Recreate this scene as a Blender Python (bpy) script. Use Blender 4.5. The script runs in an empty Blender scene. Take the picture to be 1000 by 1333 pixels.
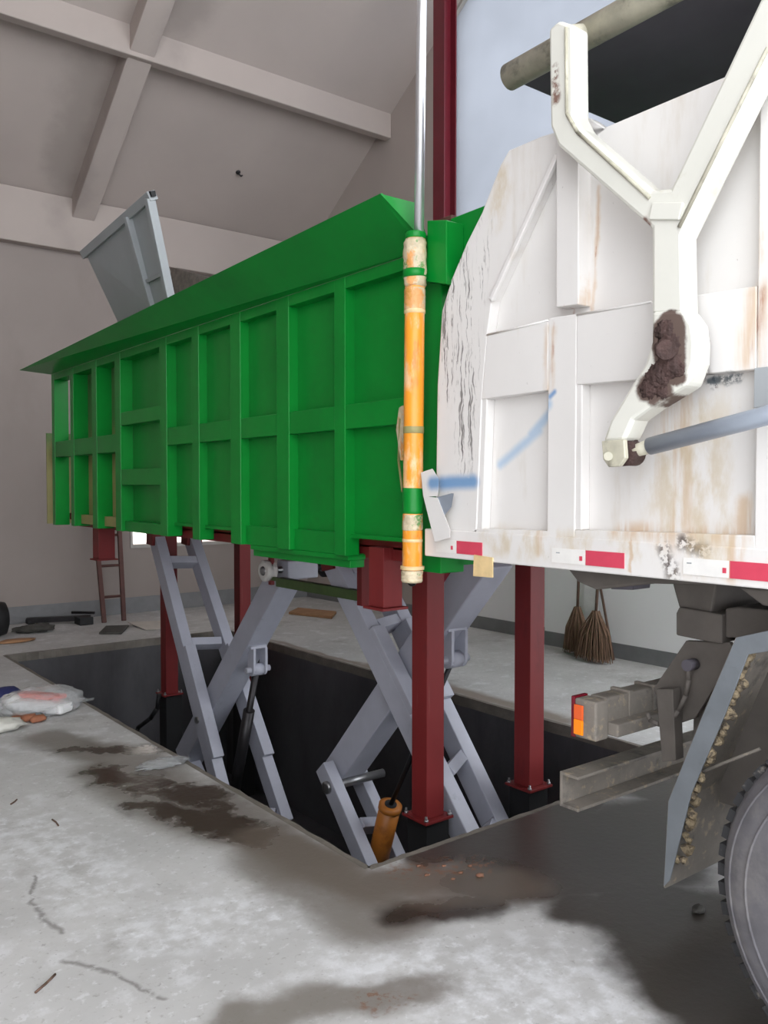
import bpy, bmesh, math, random
from mathutils import Vector, Matrix, noise
random.seed(7)
S = bpy.context.scene
COL = S.collection

# ------------------------------------------------------------------ camera
FPX, CX, CY, HZ, CAMH = 1111.0, 500.0, 666.5, 633.0, 1.6
YAW = math.atan(870 / FPX)
PIT = math.atan((CY - HZ) / FPX)
RV = Vector((math.cos(YAW), -math.sin(YAW), 0))
F0 = Vector((math.sin(YAW), math.cos(YAW), 0))
FV = F0 * math.cos(PIT) - Vector((0, 0, math.sin(PIT)))
UV = F0 * math.sin(PIT) + Vector((0, 0, math.cos(PIT)))
def ray(px, py): return FV + RV * ((px - CX) / FPX) + UV * ((CY - py) / FPX)
_d = ray(480, 1130)
CAM = Vector((0, 0, 0)) - _d * (-CAMH / _d.z)      # pit corner seen at (480,1130) is the world origin
def P(px, py, X=None, Y=None, Z=None):
    d = ray(px, py)
    if X is not None: t = (X - CAM.x) / d.x
    elif Y is not None: t = (Y - CAM.y) / d.y
    else: t = (Z - CAM.z) / d.z
    return CAM + d * t
cam_d = bpy.data.cameras.new('camera'); cam = bpy.data.objects.new('camera', cam_d); COL.objects.link(cam)
cam.matrix_world = Matrix(((RV.x, UV.x, -FV.x, CAM.x), (RV.y, UV.y, -FV.y, CAM.y), (RV.z, UV.z, -FV.z, CAM.z), (0, 0, 0, 1)))
cam_d.sensor_fit = 'VERTICAL'; cam_d.sensor_height = 36; cam_d.lens = FPX / 1333 * 36
cam_d.clip_start = 0.05
S.camera = cam

# ------------------------------------------------------------------ sky and exposure
W = bpy.data.worlds.new('overcast_sky'); S.world = W; W.use_nodes = True
bg = W.node_tree.nodes['Background']
bg.inputs[0].default_value = (0.93, 0.96, 1.0, 1); bg.inputs[1].default_value = 4.6
S.view_settings.view_transform = 'Standard'; S.view_settings.look = 'None'
S.view_settings.gamma = 1; S.view_settings.use_curve_mapping = False
S.view_settings.exposure = 0.0

# ------------------------------------------------------------------ materials
def srgb(r, g, b):
    f = lambda c: (c / 255) / 12.92 if c <= 10 else ((c / 255 + .055) / 1.055) ** 2.4
    return (f(r), f(g), f(b), 1)
class NT:
    def __init__(s, nt): s.nt = nt
    def n(s, t, **k):
        o = s.nt.nodes.new(t)
        for a, b in k.items(): setattr(o, a, b)
        return o
    def l(s, a, b): s.nt.links.new(a, b)
    def inp(s, node, i, v):
        if hasattr(v, 'is_linked') or isinstance(v, bpy.types.NodeSocket): s.l(v, node.inputs[i])
        else: node.inputs[i].default_value = v
    def math(s, op, a, b=None, clamp=False):
        m = s.n('ShaderNodeMath', operation=op, use_clamp=clamp)
        s.inp(m, 0, a)
        if b is not None: s.inp(m, 1, b)
        return m.outputs[0]
    def vm(s, op, a, b=None, out=0):
        m = s.n('ShaderNodeVectorMath', operation=op)
        s.inp(m, 0, a)
        if b is not None:
            s.inp(m, 3 if op == 'SCALE' else 1, b)
        return m.outputs[out]
    def ramp(s, v, a, b, smooth=True):
        m = s.n('ShaderNodeMapRange', interpolation_type='SMOOTHSTEP' if smooth else 'LINEAR')
        s.inp(m, 0, v); m.inputs[1].default_value = a; m.inputs[2].default_value = b
        return m.outputs[0]
    def noise(s, vec, scale, detail=4, rough=.6):
        m = s.n('ShaderNodeTexNoise'); s.l(vec, m.inputs['Vector'])
        m.inputs['Scale'].default_value = scale; m.inputs['Detail'].default_value = detail; m.inputs['Roughness'].default_value = rough
        return m
    def mix(s, f, a, b):
        m = s.n('ShaderNodeMix', data_type='RGBA')
        s.inp(m, 0, f); s.inp(m, 6, a); s.inp(m, 7, b)
        return m.outputs[2]
    def fmix(s, f, a, b):
        m = s.n('ShaderNodeMix', data_type='FLOAT')
        s.inp(m, 0, f); s.inp(m, 2, a); s.inp(m, 3, b)
        return m.outputs[0]
    def capsule(s, vec, a, b, r, soft):
        a = Vector(a); ab = Vector(b) - a
        if ab.length < 1e-4: ab = Vector((1e-3, 1e-3, 1e-3))
        sub = s.vm('SUBTRACT', vec, tuple(a))
        t = s.vm('DOT_PRODUCT', sub, tuple(ab / ab.length_squared), out=1)
        t = s.math('ADD', t, 0.0, clamp=True)
        q = s.n('ShaderNodeVectorMath', operation='SCALE'); q.inputs[0].default_value = tuple(ab); s.l(t, q.inputs[3])
        d = s.vm('LENGTH', s.vm('SUBTRACT', sub, q.outputs[0]), out=1)
        return s.ramp(d, r + soft, max(r - soft * .3, 0))
MATS = {}
def mat(name, col, rough=.5, metal=0.0, var=.12, vscale=3.0, vstretch=(1, 1, 1), dirt=None, bump=None, layers=(), spec=.5, trans=None, alpha=None):
    """dirt: list of (colour, scale, stretch, lo, hi, amount); layers: dicts of capsules in world space"""
    m = bpy.data.materials.new(name); m.use_nodes = True; MATS[name] = m
    T = NT(m.node_tree); b = m.node_tree.nodes['Principled BSDF']
    pos = T.n('ShaderNodeNewGeometry').outputs['Position']
    nz = T.noise(T.vm('MULTIPLY', pos, vstretch), vscale, 5)
    f = T.ramp(nz.outputs[0], .25, .75)
    lo = tuple(c * (1 - var) for c in col[:3]) + (1,); hi = tuple(min(1, c * (1 + var)) for c in col[:3]) + (1,)
    c = T.mix(f, lo, hi); r = rough
    for (dc, sc, st, lo_, hi_, amt) in (dirt or []):
        q = T.noise(T.vm('MULTIPLY', pos, st), sc, 6, .65)
        k = T.math('MULTIPLY', T.ramp(q.outputs[0], lo_, hi_), amt)
        c = T.mix(k, c, dc)
    for L in layers:
        ax = L.get('axes', (1, 1, 1))
        v = pos
        if L.get('warp', 0):
            w = T.noise(pos, L.get('wscale', 4.0), 5, .6)
            v = T.vm('ADD', v, T.vm('SCALE', T.vm('SUBTRACT', w.outputs['Color'], (.5, .5, .5)), L['warp']))
        v = T.vm('MULTIPLY', v, ax)
        msk = None
        for (a, e, rr, so) in L['caps']:
            a = tuple(x * y for x, y in zip(a, ax)); e = tuple(x * y for x, y in zip(e, ax))
            q = T.capsule(v, a, e, rr, so)
            msk = q if msk is None else T.math('MAXIMUM', msk, q)
        if L.get('brk'):
            sc, st, lo_, hi_ = L['brk']
            bp_ = pos
            if L.get('wig'):
                wn = T.noise(pos, 6.0, 3); bp_ = T.vm('ADD', pos, T.vm('SCALE', T.vm('SUBTRACT', wn.outputs['Color'], (.5, .5, .5)), L['wig']))
            q = T.noise(T.vm('MULTIPLY', bp_, st), sc, 6, .65)
            msk = T.math('MULTIPLY', msk, T.ramp(q.outputs[0], lo_, hi_))
        msk = T.math('MULTIPLY', msk, L.get('amt', 1.0))
        c = T.mix(msk, c, L['col'])
        if 'rough' in L: r = T.fmix(msk, r, L['rough'])
    T.inp(b, 'Base Color', c); T.inp(b, 'Roughness', r)
    b.inputs['Metallic'].default_value = metal; b.inputs['Specular IOR Level'].default_value = spec
    if bump:
        q = T.noise(pos, bump[0], 6, .6); bp = T.n('ShaderNodeBump'); bp.inputs['Strength'].default_value = bump[1]; bp.inputs['Distance'].default_value = bump[2] if len(bump) > 2 else .01
        T.l(q.outputs[0], bp.inputs['Height']); T.l(bp.outputs[0], b.inputs['Normal'])
    if trans: b.inputs['Transmission Weight'].default_value = trans
    if alpha: b.inputs['Alpha'].default_value = alpha
    return m
XT = .27       # plane of the truck's flank
XC = .35       # plane of the container's ribs
def tq(px, py): return tuple(P(px, py, X=XT))
def tc(px0, py0, px1, py1, r, soft): return (tq(px0, py0), tq(px1, py1), r, soft)
def fq(px, py): return tuple(P(px, py, Z=0))
def fc(px0, py0, px1, py1, r, soft): return (fq(px0, py0), fq(px1, py1), r, soft)
YZ = (0, 1, 1); XY = (1, 1, 0)
def ac(px0, py0, px1, py1, r, soft): return (tuple(P(px0, py0, X=XT - .136)), tuple(P(px1, py1, X=XT - .136)), r, soft)

RUST = srgb(150, 75, 30); DARK = srgb(40, 33, 30); MUD = srgb(120, 108, 92)
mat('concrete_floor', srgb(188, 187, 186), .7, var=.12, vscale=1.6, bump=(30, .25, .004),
    dirt=[(srgb(216, 216, 218), 5.0, (1, 1, 1), .52, .68, .65), (srgb(142, 138, 134), 2.2, (1, 1, 1), .55, .75, .6), (srgb(128, 123, 118), 40, (1, 1, 1), .56, .72, .55), (srgb(218, 218, 220), 22, (1, 1, 1), .56, .66, .5), (srgb(104, 98, 94), 11, (1, 1, 1), .66, .72, .6)],
    layers=[
        dict(axes=XY, warp=.35, wscale=3, col=srgb(226, 227, 230), amt=.6, brk=(11, (1, 1, 1), .38, .66),
             caps=[fc(480, 1250, 760, 1280, .12, .12), fc(560, 1300, 800, 1310, .1, .1), fc(180, 1210, 370, 1180, .12, .15), fc(20, 1080, 120, 1150, .15, .2)]),
        dict(axes=XY, warp=.3, wscale=2.5, col=srgb(112, 104, 96), amt=.8, rough=.35,
             caps=[fc(300, 1330, 540, 1290, .07, .08), fc(360, 1110, 480, 1190, .16, .14), fc(150, 1000, 320, 1080, .2, .16), fc(60, 960, 200, 1000, .12, .12), fc(500, 1150, 640, 1130, .1, .1)]),
        dict(axes=XY, warp=.5, wscale=4.5, col=srgb(62, 54, 46), amt=.95, rough=.12, brk=(3.2, (1, 1, 1), .25, .45),
             caps=[fc(90, 975, 230, 975, .05, .1), fc(140, 1010, 270, 1040, .09, .12), fc(190, 1050, 340, 1085, .06, .1), fc(250, 1030, 300, 1075, .08, .1)]),
        dict(axes=XY, warp=.22, wscale=3.5, col=srgb(50, 42, 35), amt=.96, rough=.26,  # wet floor, with the truck's shadow painted into the same dark brown
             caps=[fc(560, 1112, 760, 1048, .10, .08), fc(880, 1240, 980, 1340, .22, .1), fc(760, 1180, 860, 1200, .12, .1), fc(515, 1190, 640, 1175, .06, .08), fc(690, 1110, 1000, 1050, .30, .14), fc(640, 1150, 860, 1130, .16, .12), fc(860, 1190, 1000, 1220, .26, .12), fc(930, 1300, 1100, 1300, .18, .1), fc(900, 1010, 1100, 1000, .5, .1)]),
        dict(axes=XY, warp=.3, wscale=2.5, col=srgb(104, 94, 84), amt=.75, rough=.25,
             caps=[fc(490, 1150, 660, 1150, .12, .14), fc(340, 1090, 470, 1150, .1, .12)]),
        dict(axes=XY, warp=.06, wscale=9, col=srgb(120, 116, 114), amt=.75, brk=(20, (1, 1, 1), .35, .5), caps=[fc(45, 1140, 40, 1175, .004, .012), fc(40, 1175, 80, 1215, .005, .016), fc(80, 1250, 150, 1268, .004, .014), fc(150, 1268, 215, 1300, .004, .012)]),
        dict(axes=XY, warp=.25, wscale=5, col=srgb(122, 84, 62), amt=.7, brk=(30, (1, 1, 1), .5, .6),
             caps=[fc(530, 1135, 620, 1125, .05, .05), fc(480, 1305, 520, 1300, .03, .03)]),
        dict(axes=XY, warp=.2, wscale=4, col=srgb(120, 104, 88), amt=.8, rough=.3,
             caps=[fc(480, 866, 735, 938, .05, .1), fc(340, 830, 480, 868, .02, .05)]),
    ])
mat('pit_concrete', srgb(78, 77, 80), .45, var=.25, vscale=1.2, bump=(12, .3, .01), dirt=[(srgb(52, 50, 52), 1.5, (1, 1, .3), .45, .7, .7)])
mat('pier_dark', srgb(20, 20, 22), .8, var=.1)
mat('pit_edge', srgb(112, 106, 98), .6, var=.2, vscale=6, bump=(30, .5, .01))
mat('plaster', srgb(150, 140, 135), .85, var=.05, vscale=.8, bump=(60, .06, .004), dirt=[(srgb(136, 126, 121), 1.2, (1, 1, .5), .5, .75, .4)])
mat('ceiling_plaster', srgb(176, 165, 159), .9, var=.05, vscale=.7, bump=(50, .06, .004),
    layers=[dict(axes=(1, 1, 0), warp=.5, wscale=2, col=srgb(140, 131, 126), amt=.6, caps=[((1.1, 7.2, 0), (1.0, 6.2, 0), .12, .25), ((1.7, 5.4, 0), (1.75, 5.0, 0), .15, .25)])])
mat('white_wall', srgb(240, 238, 240), .8, var=.03, vscale=.8, bump=(60, .05, .004))
mat('skirting_grey', srgb(120, 120, 122), .6, var=.1, vscale=5)
mat('green_paint', srgb(6, 128, 44), .33, var=.10, vscale=2.5, bump=(9, .05, .01), dirt=[(srgb(8, 88, 34), 1.5, (1, 1, .4), .5, .8, .45)], spec=.3)
mat('tan_to_green', srgb(150, 142, 92), .5, var=.12, vscale=2.5,  # tan below, blending to green towards the top
    layers=[dict(axes=(0, 0, 1), warp=.3, wscale=3, col=srgb(42, 112, 56), amt=.85, caps=[((0, 0, 2.75), (0, 0, 2.2), .05, .3)])])
mat('olive_paint', srgb(66, 88, 44), .5, var=.15, vscale=8)
mat('red_oxide', srgb(114, 36, 37), .5, var=.12, vscale=4, vstretch=(1, 1, .3), dirt=[(srgb(150, 100, 90), 14, (1, 1, .06), .62, .74, .6), (srgb(70, 26, 28), 6, (1, 1, .3), .58, .75, .5)], spec=.3)
mat('maroon_paint', srgb(104, 28, 40), .35, var=.1, vscale=4)
mat('arm_grey', srgb(176, 178, 190), .42, var=.06, vscale=5, dirt=[(srgb(140, 142, 152), 10, (1, 1, .5), .6, .78, .5)])
mat('plate_grey', srgb(158, 162, 165), .5, var=.05, vscale=3)
mat('stained_plate', srgb(120, 112, 104), .7, var=.3, vscale=18)
mat('rubber_black', srgb(24, 24, 26), .6, var=.2, vscale=8)
mat('steel_dark', srgb(52, 50, 52), .4, .6, var=.2, vscale=8)
mat('chrome', srgb(226, 228, 232), .28, .85, var=.03)
mat('nylon', srgb(214, 212, 208), .45, var=.06, vscale=20)
mat('bolt_steel', srgb(150, 150, 152), .35, .8, var=.1, vscale=30)
mat('cyl_orange', srgb(238, 152, 44), .32, var=.08, vscale=9, vstretch=(1, 1, .3),
    dirt=[(srgb(232, 206, 170), 12, (1, 1, .35), .5, .64, .65), (srgb(186, 104, 44), 16, (1, 1, .3), .55, .7, .6), (srgb(110, 130, 60), 20, (1, 1, .5), .64, .7, .5)])
mat('plastic_wrap', srgb(205, 190, 160), .25, var=.2, vscale=18, bump=(45, .8, .01), dirt=[(srgb(60, 140, 60), 14, (1, 1, 1), .56, .64, .8), (srgb(226, 150, 70), 11, (1, 1, .7), .5, .6, .8)])
mat('tape_pale', srgb(224, 196, 146), .4, var=.1, vscale=20, bump=(50, .5, .005))
mat('rusty_orange', srgb(176, 108, 40), .45, var=.15, vscale=8, dirt=[(srgb(120, 66, 26), 7, (1, 1, 1), .5, .7, .6)])
mat('truck_white', srgb(224, 221, 218), .42, var=.03, vscale=2, bump=(14, .06, .006),
    dirt=[(srgb(186, 172, 150), 2.2, (1, 2.5, .5), .55, .78, .45), (srgb(120, 108, 96), 60, (1, 1, .5), .68, .74, .5)],
    layers=[
        dict(axes=YZ, warp=.05, wscale=9, col=srgb(196, 158, 112), amt=.6, brk=(26, (1, 1, .08), .35, .6),
             caps=[tc(716, 430, 714, 505, .010, .03), tc(768, 240, 760, 400, .004, .014), tc(985, 385, 975, 470, .02, .05), tc(870, 500, 870, 690, .03, .08),
                   tc(704, 690, 702, 718, .008, .02), tc(820, 690, 822, 745, .003, .006), tc(960, 660, 955, 745, .02, .03), tc(985, 200, 988, 360, .004, .02), tc(800, 690, 960, 700, .01, .04)]),
        dict(axes=YZ, warp=.04, wscale=12, col=RUST, amt=.65, brk=(40, (1, 1, .15), .42, .66),
             caps=[tc(719, 420, 717, 490, .003, .010), tc(737, 400, 736, 412, .003, .006), tc(768, 250, 765, 330, .001, .006), tc(820, 710, 822, 748, .001, .004), tc(992, 380, 982, 455, .004, .02)]),
        dict(axes=YZ, warp=.03, wscale=14, col=srgb(58, 50, 46), amt=.8, wig=.06, brk=(48, (1, 1.6, .05), .53, .60),
             caps=[tc(594, 345, 586, 500, .06, .05), tc(612, 380, 605, 600, .035, .06), tc(632, 290, 622, 400, .02, .03)]),
        dict(axes=YZ, warp=.05, wscale=12, col=srgb(70, 55, 50), amt=.9, brk=(34, (1, 1, 1), .45, .54),
             caps=[tc(865, 715, 875, 745, .012, .03), tc(890, 705, 915, 715, .010, .03), tc(915, 470, 918, 500, .004, .02), tc(858, 440, 915, 490, .004, .03)]),
        dict(axes=YZ, warp=.04, wscale=14, col=srgb(72, 84, 92), amt=.9, brk=(30, (1, 1, 1), .38, .5), caps=[tc(912, 496, 952, 489, .008, .012)]),
        dict(axes=YZ, warp=.012, wscale=10, col=srgb(84, 140, 190), amt=.85, brk=(9, (1, 1, 1), .25, .45), caps=[tc(574, 629, 616, 627, .016, .03)]),
        dict(axes=YZ, warp=.012, wscale=10, col=srgb(120, 170, 210), amt=.55, caps=[tc(640, 604, 690, 560, .004, .03), tc(680, 566, 714, 526, .010, .022)]),
        dict(axes=YZ, warp=.01, wscale=10, col=srgb(70, 130, 185), amt=.8, caps=[tc(716, 516, 722, 510, .004, .012)]),
        dict(axes=YZ, warp=.08, wscale=7, col=srgb(196, 176, 140), amt=.6, brk=(12, (1, 1, .4), .4, .65), caps=[tc(640, 705, 1000, 725, .03, .05), tc(880, 560, 890, 680, .1, .15), tc(655, 230, 645, 280, .02, .06)]),
    ])
mat('arm_white', srgb(218, 217, 208), .38, var=.03, vscale=3, dirt=[(srgb(170, 165, 130), 5, (1, 1, 1), .56, .74, .55), (srgb(80, 72, 62), 16, (1, 1, .5), .66, .74, .7)],
    layers=[dict(axes=YZ, warp=.06, wscale=11, col=srgb(84, 62, 54), amt=.95, rough=.8, caps=[ac(868, 430, 874, 478, .05, .012), ac(840, 505, 862, 508, .036, .012), ac(852, 520, 848, 512, .016, .012), ac(884, 480, 886, 490, .022, .01)]),
            dict(axes=YZ, warp=.04, wscale=14, col=srgb(110, 70, 56), amt=.9, brk=(24, (1, 1, 1), .42, .55), caps=[ac(720, 90, 722, 130, .01, .015), ac(838, 285, 842, 290, .008, .01)])])
mat('grease', srgb(78, 58, 54), .75, var=.35, vscale=22, bump=(40, 1.0, .02))
mat('pole_worn', srgb(186, 182, 164), .5, var=.2, vscale=10, dirt=[(srgb(84, 78, 68), 8, (1, 1, 1), .5, .68, .7)])
mat('truck_dark', srgb(88, 84, 92), .6, var=.15, vscale=3)
mat('truck_under', srgb(94, 88, 83), .7, var=.2, vscale=5, dirt=[(srgb(105, 98, 90), 7, (1, 1, 1), .55, .75, .5)])
mat('muddy_steel', srgb(124, 117, 109), .7, var=.18, vscale=7, bump=(26, .4, .008), dirt=[(srgb(168, 152, 128), 20, (1, 1, 1), .55, .68, .7), (srgb(50, 48, 48), 9, (1, 1, 1), .55, .7, .6)])
mat('mud_crust', srgb(150, 134, 108), .9, var=.3, vscale=30, bump=(60, 1.0, .02), dirt=[(srgb(70, 62, 56), 45, (1, 1, 1), .5, .6, .8)])
mat('guard_grey', srgb(108, 113, 118), .5, var=.12, vscale=7, dirt=[(srgb(92, 96, 100), 12, (1, 1, 1), .55, .72, .6)])
mat('ram_grey', srgb(150, 158, 170), .3, .2, var=.08, vscale=8)
mat('tyre', srgb(92, 90, 94), .8, var=.15, vscale=10, bump=(60, .2, .004), dirt=[(srgb(130, 126, 124), 6, (1, 1, 1), .5, .75, .5)])
mat('tread', srgb(42, 42, 44), .8, var=.2, vscale=10, dirt=[(srgb(130, 124, 116), 20, (1, 1, 1), .6, .7, .7)])
mat('rim', srgb(110, 108, 104), .6, .3, var=.2, vscale=8)
mat('lamp_amber', srgb(255, 140, 20), .15, var=.05); mat('lamp_orange', srgb(226, 96, 44), .2, var=.05); mat('lamp_red', srgb(112, 24, 38), .15, var=.05)
mat('tape_red', srgb(206, 70, 92), .35, var=.05, vscale=20, dirt=[(srgb(226, 150, 150), 9, (1, 1, 1), .6, .75, .4)])
mat('tape_white', srgb(232, 230, 226), .35, var=.04, vscale=20)
mat('broom_straw', srgb(118, 92, 74), .85, var=.3, vscale=40, vstretch=(1, 1, .2))
mat('wood_brown', srgb(92, 70, 58), .75, var=.2, vscale=10)
mat('ladder_rust', srgb(86, 52, 46), .6, var=.2, vscale=10)
mat('board_tan', srgb(158, 120, 88), .85, var=.15, vscale=8)
mat('sheet_pale', srgb(196, 190, 182), .7, var=.1, vscale=8)
mat('rag_grey', srgb(80, 78, 74), .9, var=.3, vscale=9, bump=(20, .8, .02))
mat('packet_red', srgb(214, 92, 78), .4, var=.1, vscale=15)
mat('packet_white', srgb(226, 226, 226), .35, var=.06, vscale=15)
mat('brick_orange', srgb(150, 96, 70), .8, var=.2, vscale=20)
mat('rust_chip', srgb(128, 90, 70), .8, var=.2, vscale=20)
mat('cloth_navy', srgb(40, 44, 92), .8, var=.1, vscale=15)
mat('tissue', srgb(206, 204, 196), .9, var=.08, vscale=15)
mat('clear_film', srgb(225, 228, 230), .12, var=.05, alpha=.32, bump=(35, .9, .02))
mat('pane_glass', srgb(235, 225, 215), .3, var=.03, trans=.9)
mat('window_frame', srgb(180, 176, 170), .6)
def frosted(name, col):
    m = bpy.data.materials.new(name); m.use_nodes = True; MATS[name] = m; T = NT(m.node_tree); nt = m.node_tree
    pos = T.n('ShaderNodeNewGeometry').outputs['Position']; nz = T.noise(pos, .9, 3)
    c = T.mix(nz.outputs[0], tuple(x * .85 for x in col[:3]) + (1,), tuple(x * 1.15 for x in col[:3]) + (1,))
    t = T.n('ShaderNodeBsdfTranslucent'); T.l(c, t.inputs[0]); d = T.n('ShaderNodeBsdfDiffuse'); d.inputs[0].default_value = (.35, .37, .4, 1)
    a = T.n('ShaderNodeMixShader'); a.inputs[0].default_value = .25; T.l(t.outputs[0], a.inputs[1]); T.l(d.outputs[0], a.inputs[2])
    T.l(a.outputs[0], nt.nodes['Material Output'].inputs[0])
frosted('frosted_sheet', (.475, .49, .52))

# ------------------------------------------------------------------ mesh helpers
class MB:
    def __init__(s): s.v = []; s.f = []; s.sm = []
    def add(s, vs, fs, smooth=False):
        o = len(s.v); s.v += [Vector(v) for v in vs]; s.f += [tuple(i + o for i in f) for f in fs]; s.sm += [smooth] * len(fs); return s
    def box(s, x0, x1, y0, y1, z0, z1):
        vs = [(x, y, z) for z in (z0, z1) for y in (y0, y1) for x in (x0, x1)]
        return s.add(vs, [(0, 2, 3, 1), (4, 5, 7, 6), (0, 1, 5, 4), (2, 6, 7, 3), (0, 4, 6, 2), (1, 3, 7, 5)])
    def beam(s, a, b, w, h, side):
        a, b = Vector(a), Vector(b); d = (b - a).normalized(); u = (Vector(side) - d * Vector(side).dot(d)).normalized(); n = d.cross(u)
        vs = [p + u * (w / 2 * i) + n * (h / 2 * j) for p in (a, b) for i, j in ((-1, -1), (1, -1), (1, 1), (-1, 1))]
        return s.add(vs, [(0, 1, 2, 3), (7, 6, 5, 4), (0, 4, 5, 1), (1, 5, 6, 2), (2, 6, 7, 3), (3, 7, 4, 0)])
    def prism(s, pts, vec):
        pts = [Vector(p) for p in pts]; vec = Vector(vec); n = len(pts)
        fs = [tuple(range(n)), tuple(range(2 * n - 1, n - 1, -1))] + [(i, (i + 1) % n, n + (i + 1) % n, n + i) for i in range(n)]
        return s.add(pts + [p + vec for p in pts], fs)
    def cyl(s, a, b, r0, r1=None, seg=20, caps=True):
        r1 = r0 if r1 is None else r1
        a, b = Vector(a), Vector(b); d = (b - a).normalized(); u = d.orthogonal().normalized(); n = d.cross(u)
        o = len(s.v)
        for p, r in ((a, r0), (b, r1)):
            for i in range(seg):
                t = 2 * math.pi * i / seg; s.v.append(p + (u * math.cos(t) + n * math.sin(t)) * r)
        for i in range(seg): s.f.append((o + i, o + (i + 1) % seg, o + seg + (i + 1) % seg, o + seg + i)); s.sm.append(True)
        if caps: s.f += [tuple(o + i for i in range(seg)), tuple(o + seg + i for i in range(seg))]; s.sm += [False, False]
        return s
    def lathe(s, a, axis, prof, seg=32):
        """prof: list of (dist along axis, radius)"""
        a = Vector(a); d = Vector(axis).normalized(); u = d.orthogonal().normalized(); n = d.cross(u); o = len(s.v); k = len(prof)
        for h, r in prof:
            for i in range(seg):
                t = 2 * math.pi * i / seg; s.v.append(a + d * h + (u * math.cos(t) + n * math.sin(t)) * r)
        for j in range(k - 1):
            for i in range(seg):
                s.f.append((o + j * seg + i, o + j * seg + (i + 1) % seg, o + (j + 1) * seg + (i + 1) % seg, o + (j + 1) * seg + i)); s.sm.append(True)
        s.f += [tuple(o + i for i in range(seg)), tuple(o + (k - 1) * seg + i for i in range(seg))]; s.sm += [False, False]
        return s
    def tube(s, path, r, seg=10):
        path = [Vector(p) for p in path]
        for a, b in zip(path, path[1:]): s.cyl(a, b, r, seg=seg)
        for p in path[1:-1]: s.blob(p, r, 1)
        return s
    def blob(s, c, r, sub=2, amp=0, sc=(1, 1, 1), fr=6.0):
        bm = bmesh.new(); bmesh.ops.create_icosphere(bm, subdivisions=sub, radius=1)
        o = len(s.v); c = Vector(c)
        for v in bm.verts:
            k = 1 + amp * noise.noise(v.co * fr * .35 + c * 3)
            s.v.append(c + Vector((v.co.x * sc[0], v.co.y * sc[1], v.co.z * sc[2])) * (r * k))
        for f in bm.faces: s.f.append(tuple(v.index + o for v in f.verts)); s.sm.append(True)
        bm.free(); return s
    def build(s, name, m, parent=None, bevel=0, kind=None):
        lo = Vector([min(v[i] for v in s.v) for i in range(3)]); hi = Vector([max(v[i] for v in s.v) for i in range(3)])
        c = (lo + hi) / 2
        me = bpy.data.meshes.new(name); me.from_pydata([v - c for v in s.v], [], s.f)
        me.polygons.foreach_set('use_smooth', s.sm)
        bm = bmesh.new(); bm.from_mesh(me); bmesh.ops.recalc_face_normals(bm, faces=bm.faces); bm.to_mesh(me); bm.free()
        me.materials.append(MATS[m])
        o = bpy.data.objects.new(name, me); COL.objects.link(o)
        base = Vector((0, 0, 0)); q = parent
        while q is not None: base += q.location; q = q.parent
        o.parent = parent; o.location = c - base
        if bevel:
            b = o.modifiers.new('bevel', 'BEVEL'); b.width = bevel; b.segments = 2; b.limit_method = 'ANGLE'; b.angle_limit = math.radians(40)
        if kind: o['kind'] = kind
        return o
def thing(name, label, cat, loc, group=None):
    o = bpy.data.objects.new(name, None); COL.objects.link(o); o.location = loc; o.empty_display_size = .1
    o['label'] = label; o['category'] = cat
    if group: o['group'] = group
    return o
def tag(o, label, cat, group=None):
    o['label'] = label; o['category'] = cat
    if group: o['group'] = group
    return o
def struct(mb, name, m, bevel=0): return mb.build(name, m, None, bevel, 'structure')
def box(*a): return MB().box(*a)

# ------------------------------------------------------------------ the hall
PW, PL, PD = 2.33, 5.72, 1.6          # pit
BX, RX, RX2 = 7.6, 4.62, 4.46          # back wall, right wall (far part, near part)
fl = MB()
X0, X1, Y0, Y1, TH = -9.0, 14.0, -16.0, BX + .2, .07
xs = [X0, 0, PW, X1]; ys = [Y0, 0, PL, Y1]
vs = [(x, y, 0) for y in ys for x in xs]; fs = []
for j in range(3):
    for i in range(3):
        if (i, j) != (1, 1): fs.append((j * 4 + i, j * 4 + i + 1, j * 4 + i + 5, j * 4 + i + 4))
fl.add(vs, fs)
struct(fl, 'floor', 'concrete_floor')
# slab edge around the pit, chipped slightly
def lip(a, b, n, inward):
    m = MB(); a, b, w = Vector(a), Vector(b), Vector(inward); N = n
    top = [a + (b - a) * (i / N) + Vector((0, 0, .001)) - w * .02 for i in range(N + 1)]
    edge = [a + (b - a) * (i / N) + Vector((0, 0, .001)) + w * (.012 + .012 * noise.noise(Vector((i * .7, a.x, b.y)))) for i in range(N + 1)]
    bot = [e + Vector((0, 0, -.075)) for e in edge]
    vs = top + edge + bot; k = N + 1
    m.add(vs, [(i, i + 1, k + i + 1, k + i) for i in range(N)] + [(k + i, k + i + 1, 2 * k + i + 1, 2 * k + i) for i in range(N)])
    return m
for nm, a, b, w in (('trim_1', (0, 0, 0), (0, PL, 0), (1, 0, 0)), ('trim_2', (0, 0, 0), (PW, 0, 0), (0, 1, 0)), ('trim_3', (PW, 0, 0), (PW, PL, 0), (-1, 0, 0)), ('trim_4', (0, PL, 0), (PW, PL, 0), (0, -1, 0))):
    struct(lip(a, b, 60, w), nm, 'pit_edge')
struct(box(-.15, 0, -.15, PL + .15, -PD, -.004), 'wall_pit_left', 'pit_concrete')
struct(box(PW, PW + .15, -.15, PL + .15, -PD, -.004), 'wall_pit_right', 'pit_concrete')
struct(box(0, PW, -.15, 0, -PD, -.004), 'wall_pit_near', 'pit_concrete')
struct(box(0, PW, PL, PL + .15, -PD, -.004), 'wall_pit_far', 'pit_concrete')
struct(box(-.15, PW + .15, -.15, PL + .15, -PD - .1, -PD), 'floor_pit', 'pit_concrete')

ZE = 4.95; SL = .67; YR = 3.4; ZR = ZE + SL * (BX - YR); YF = -4.6; XL = -4.2
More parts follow.
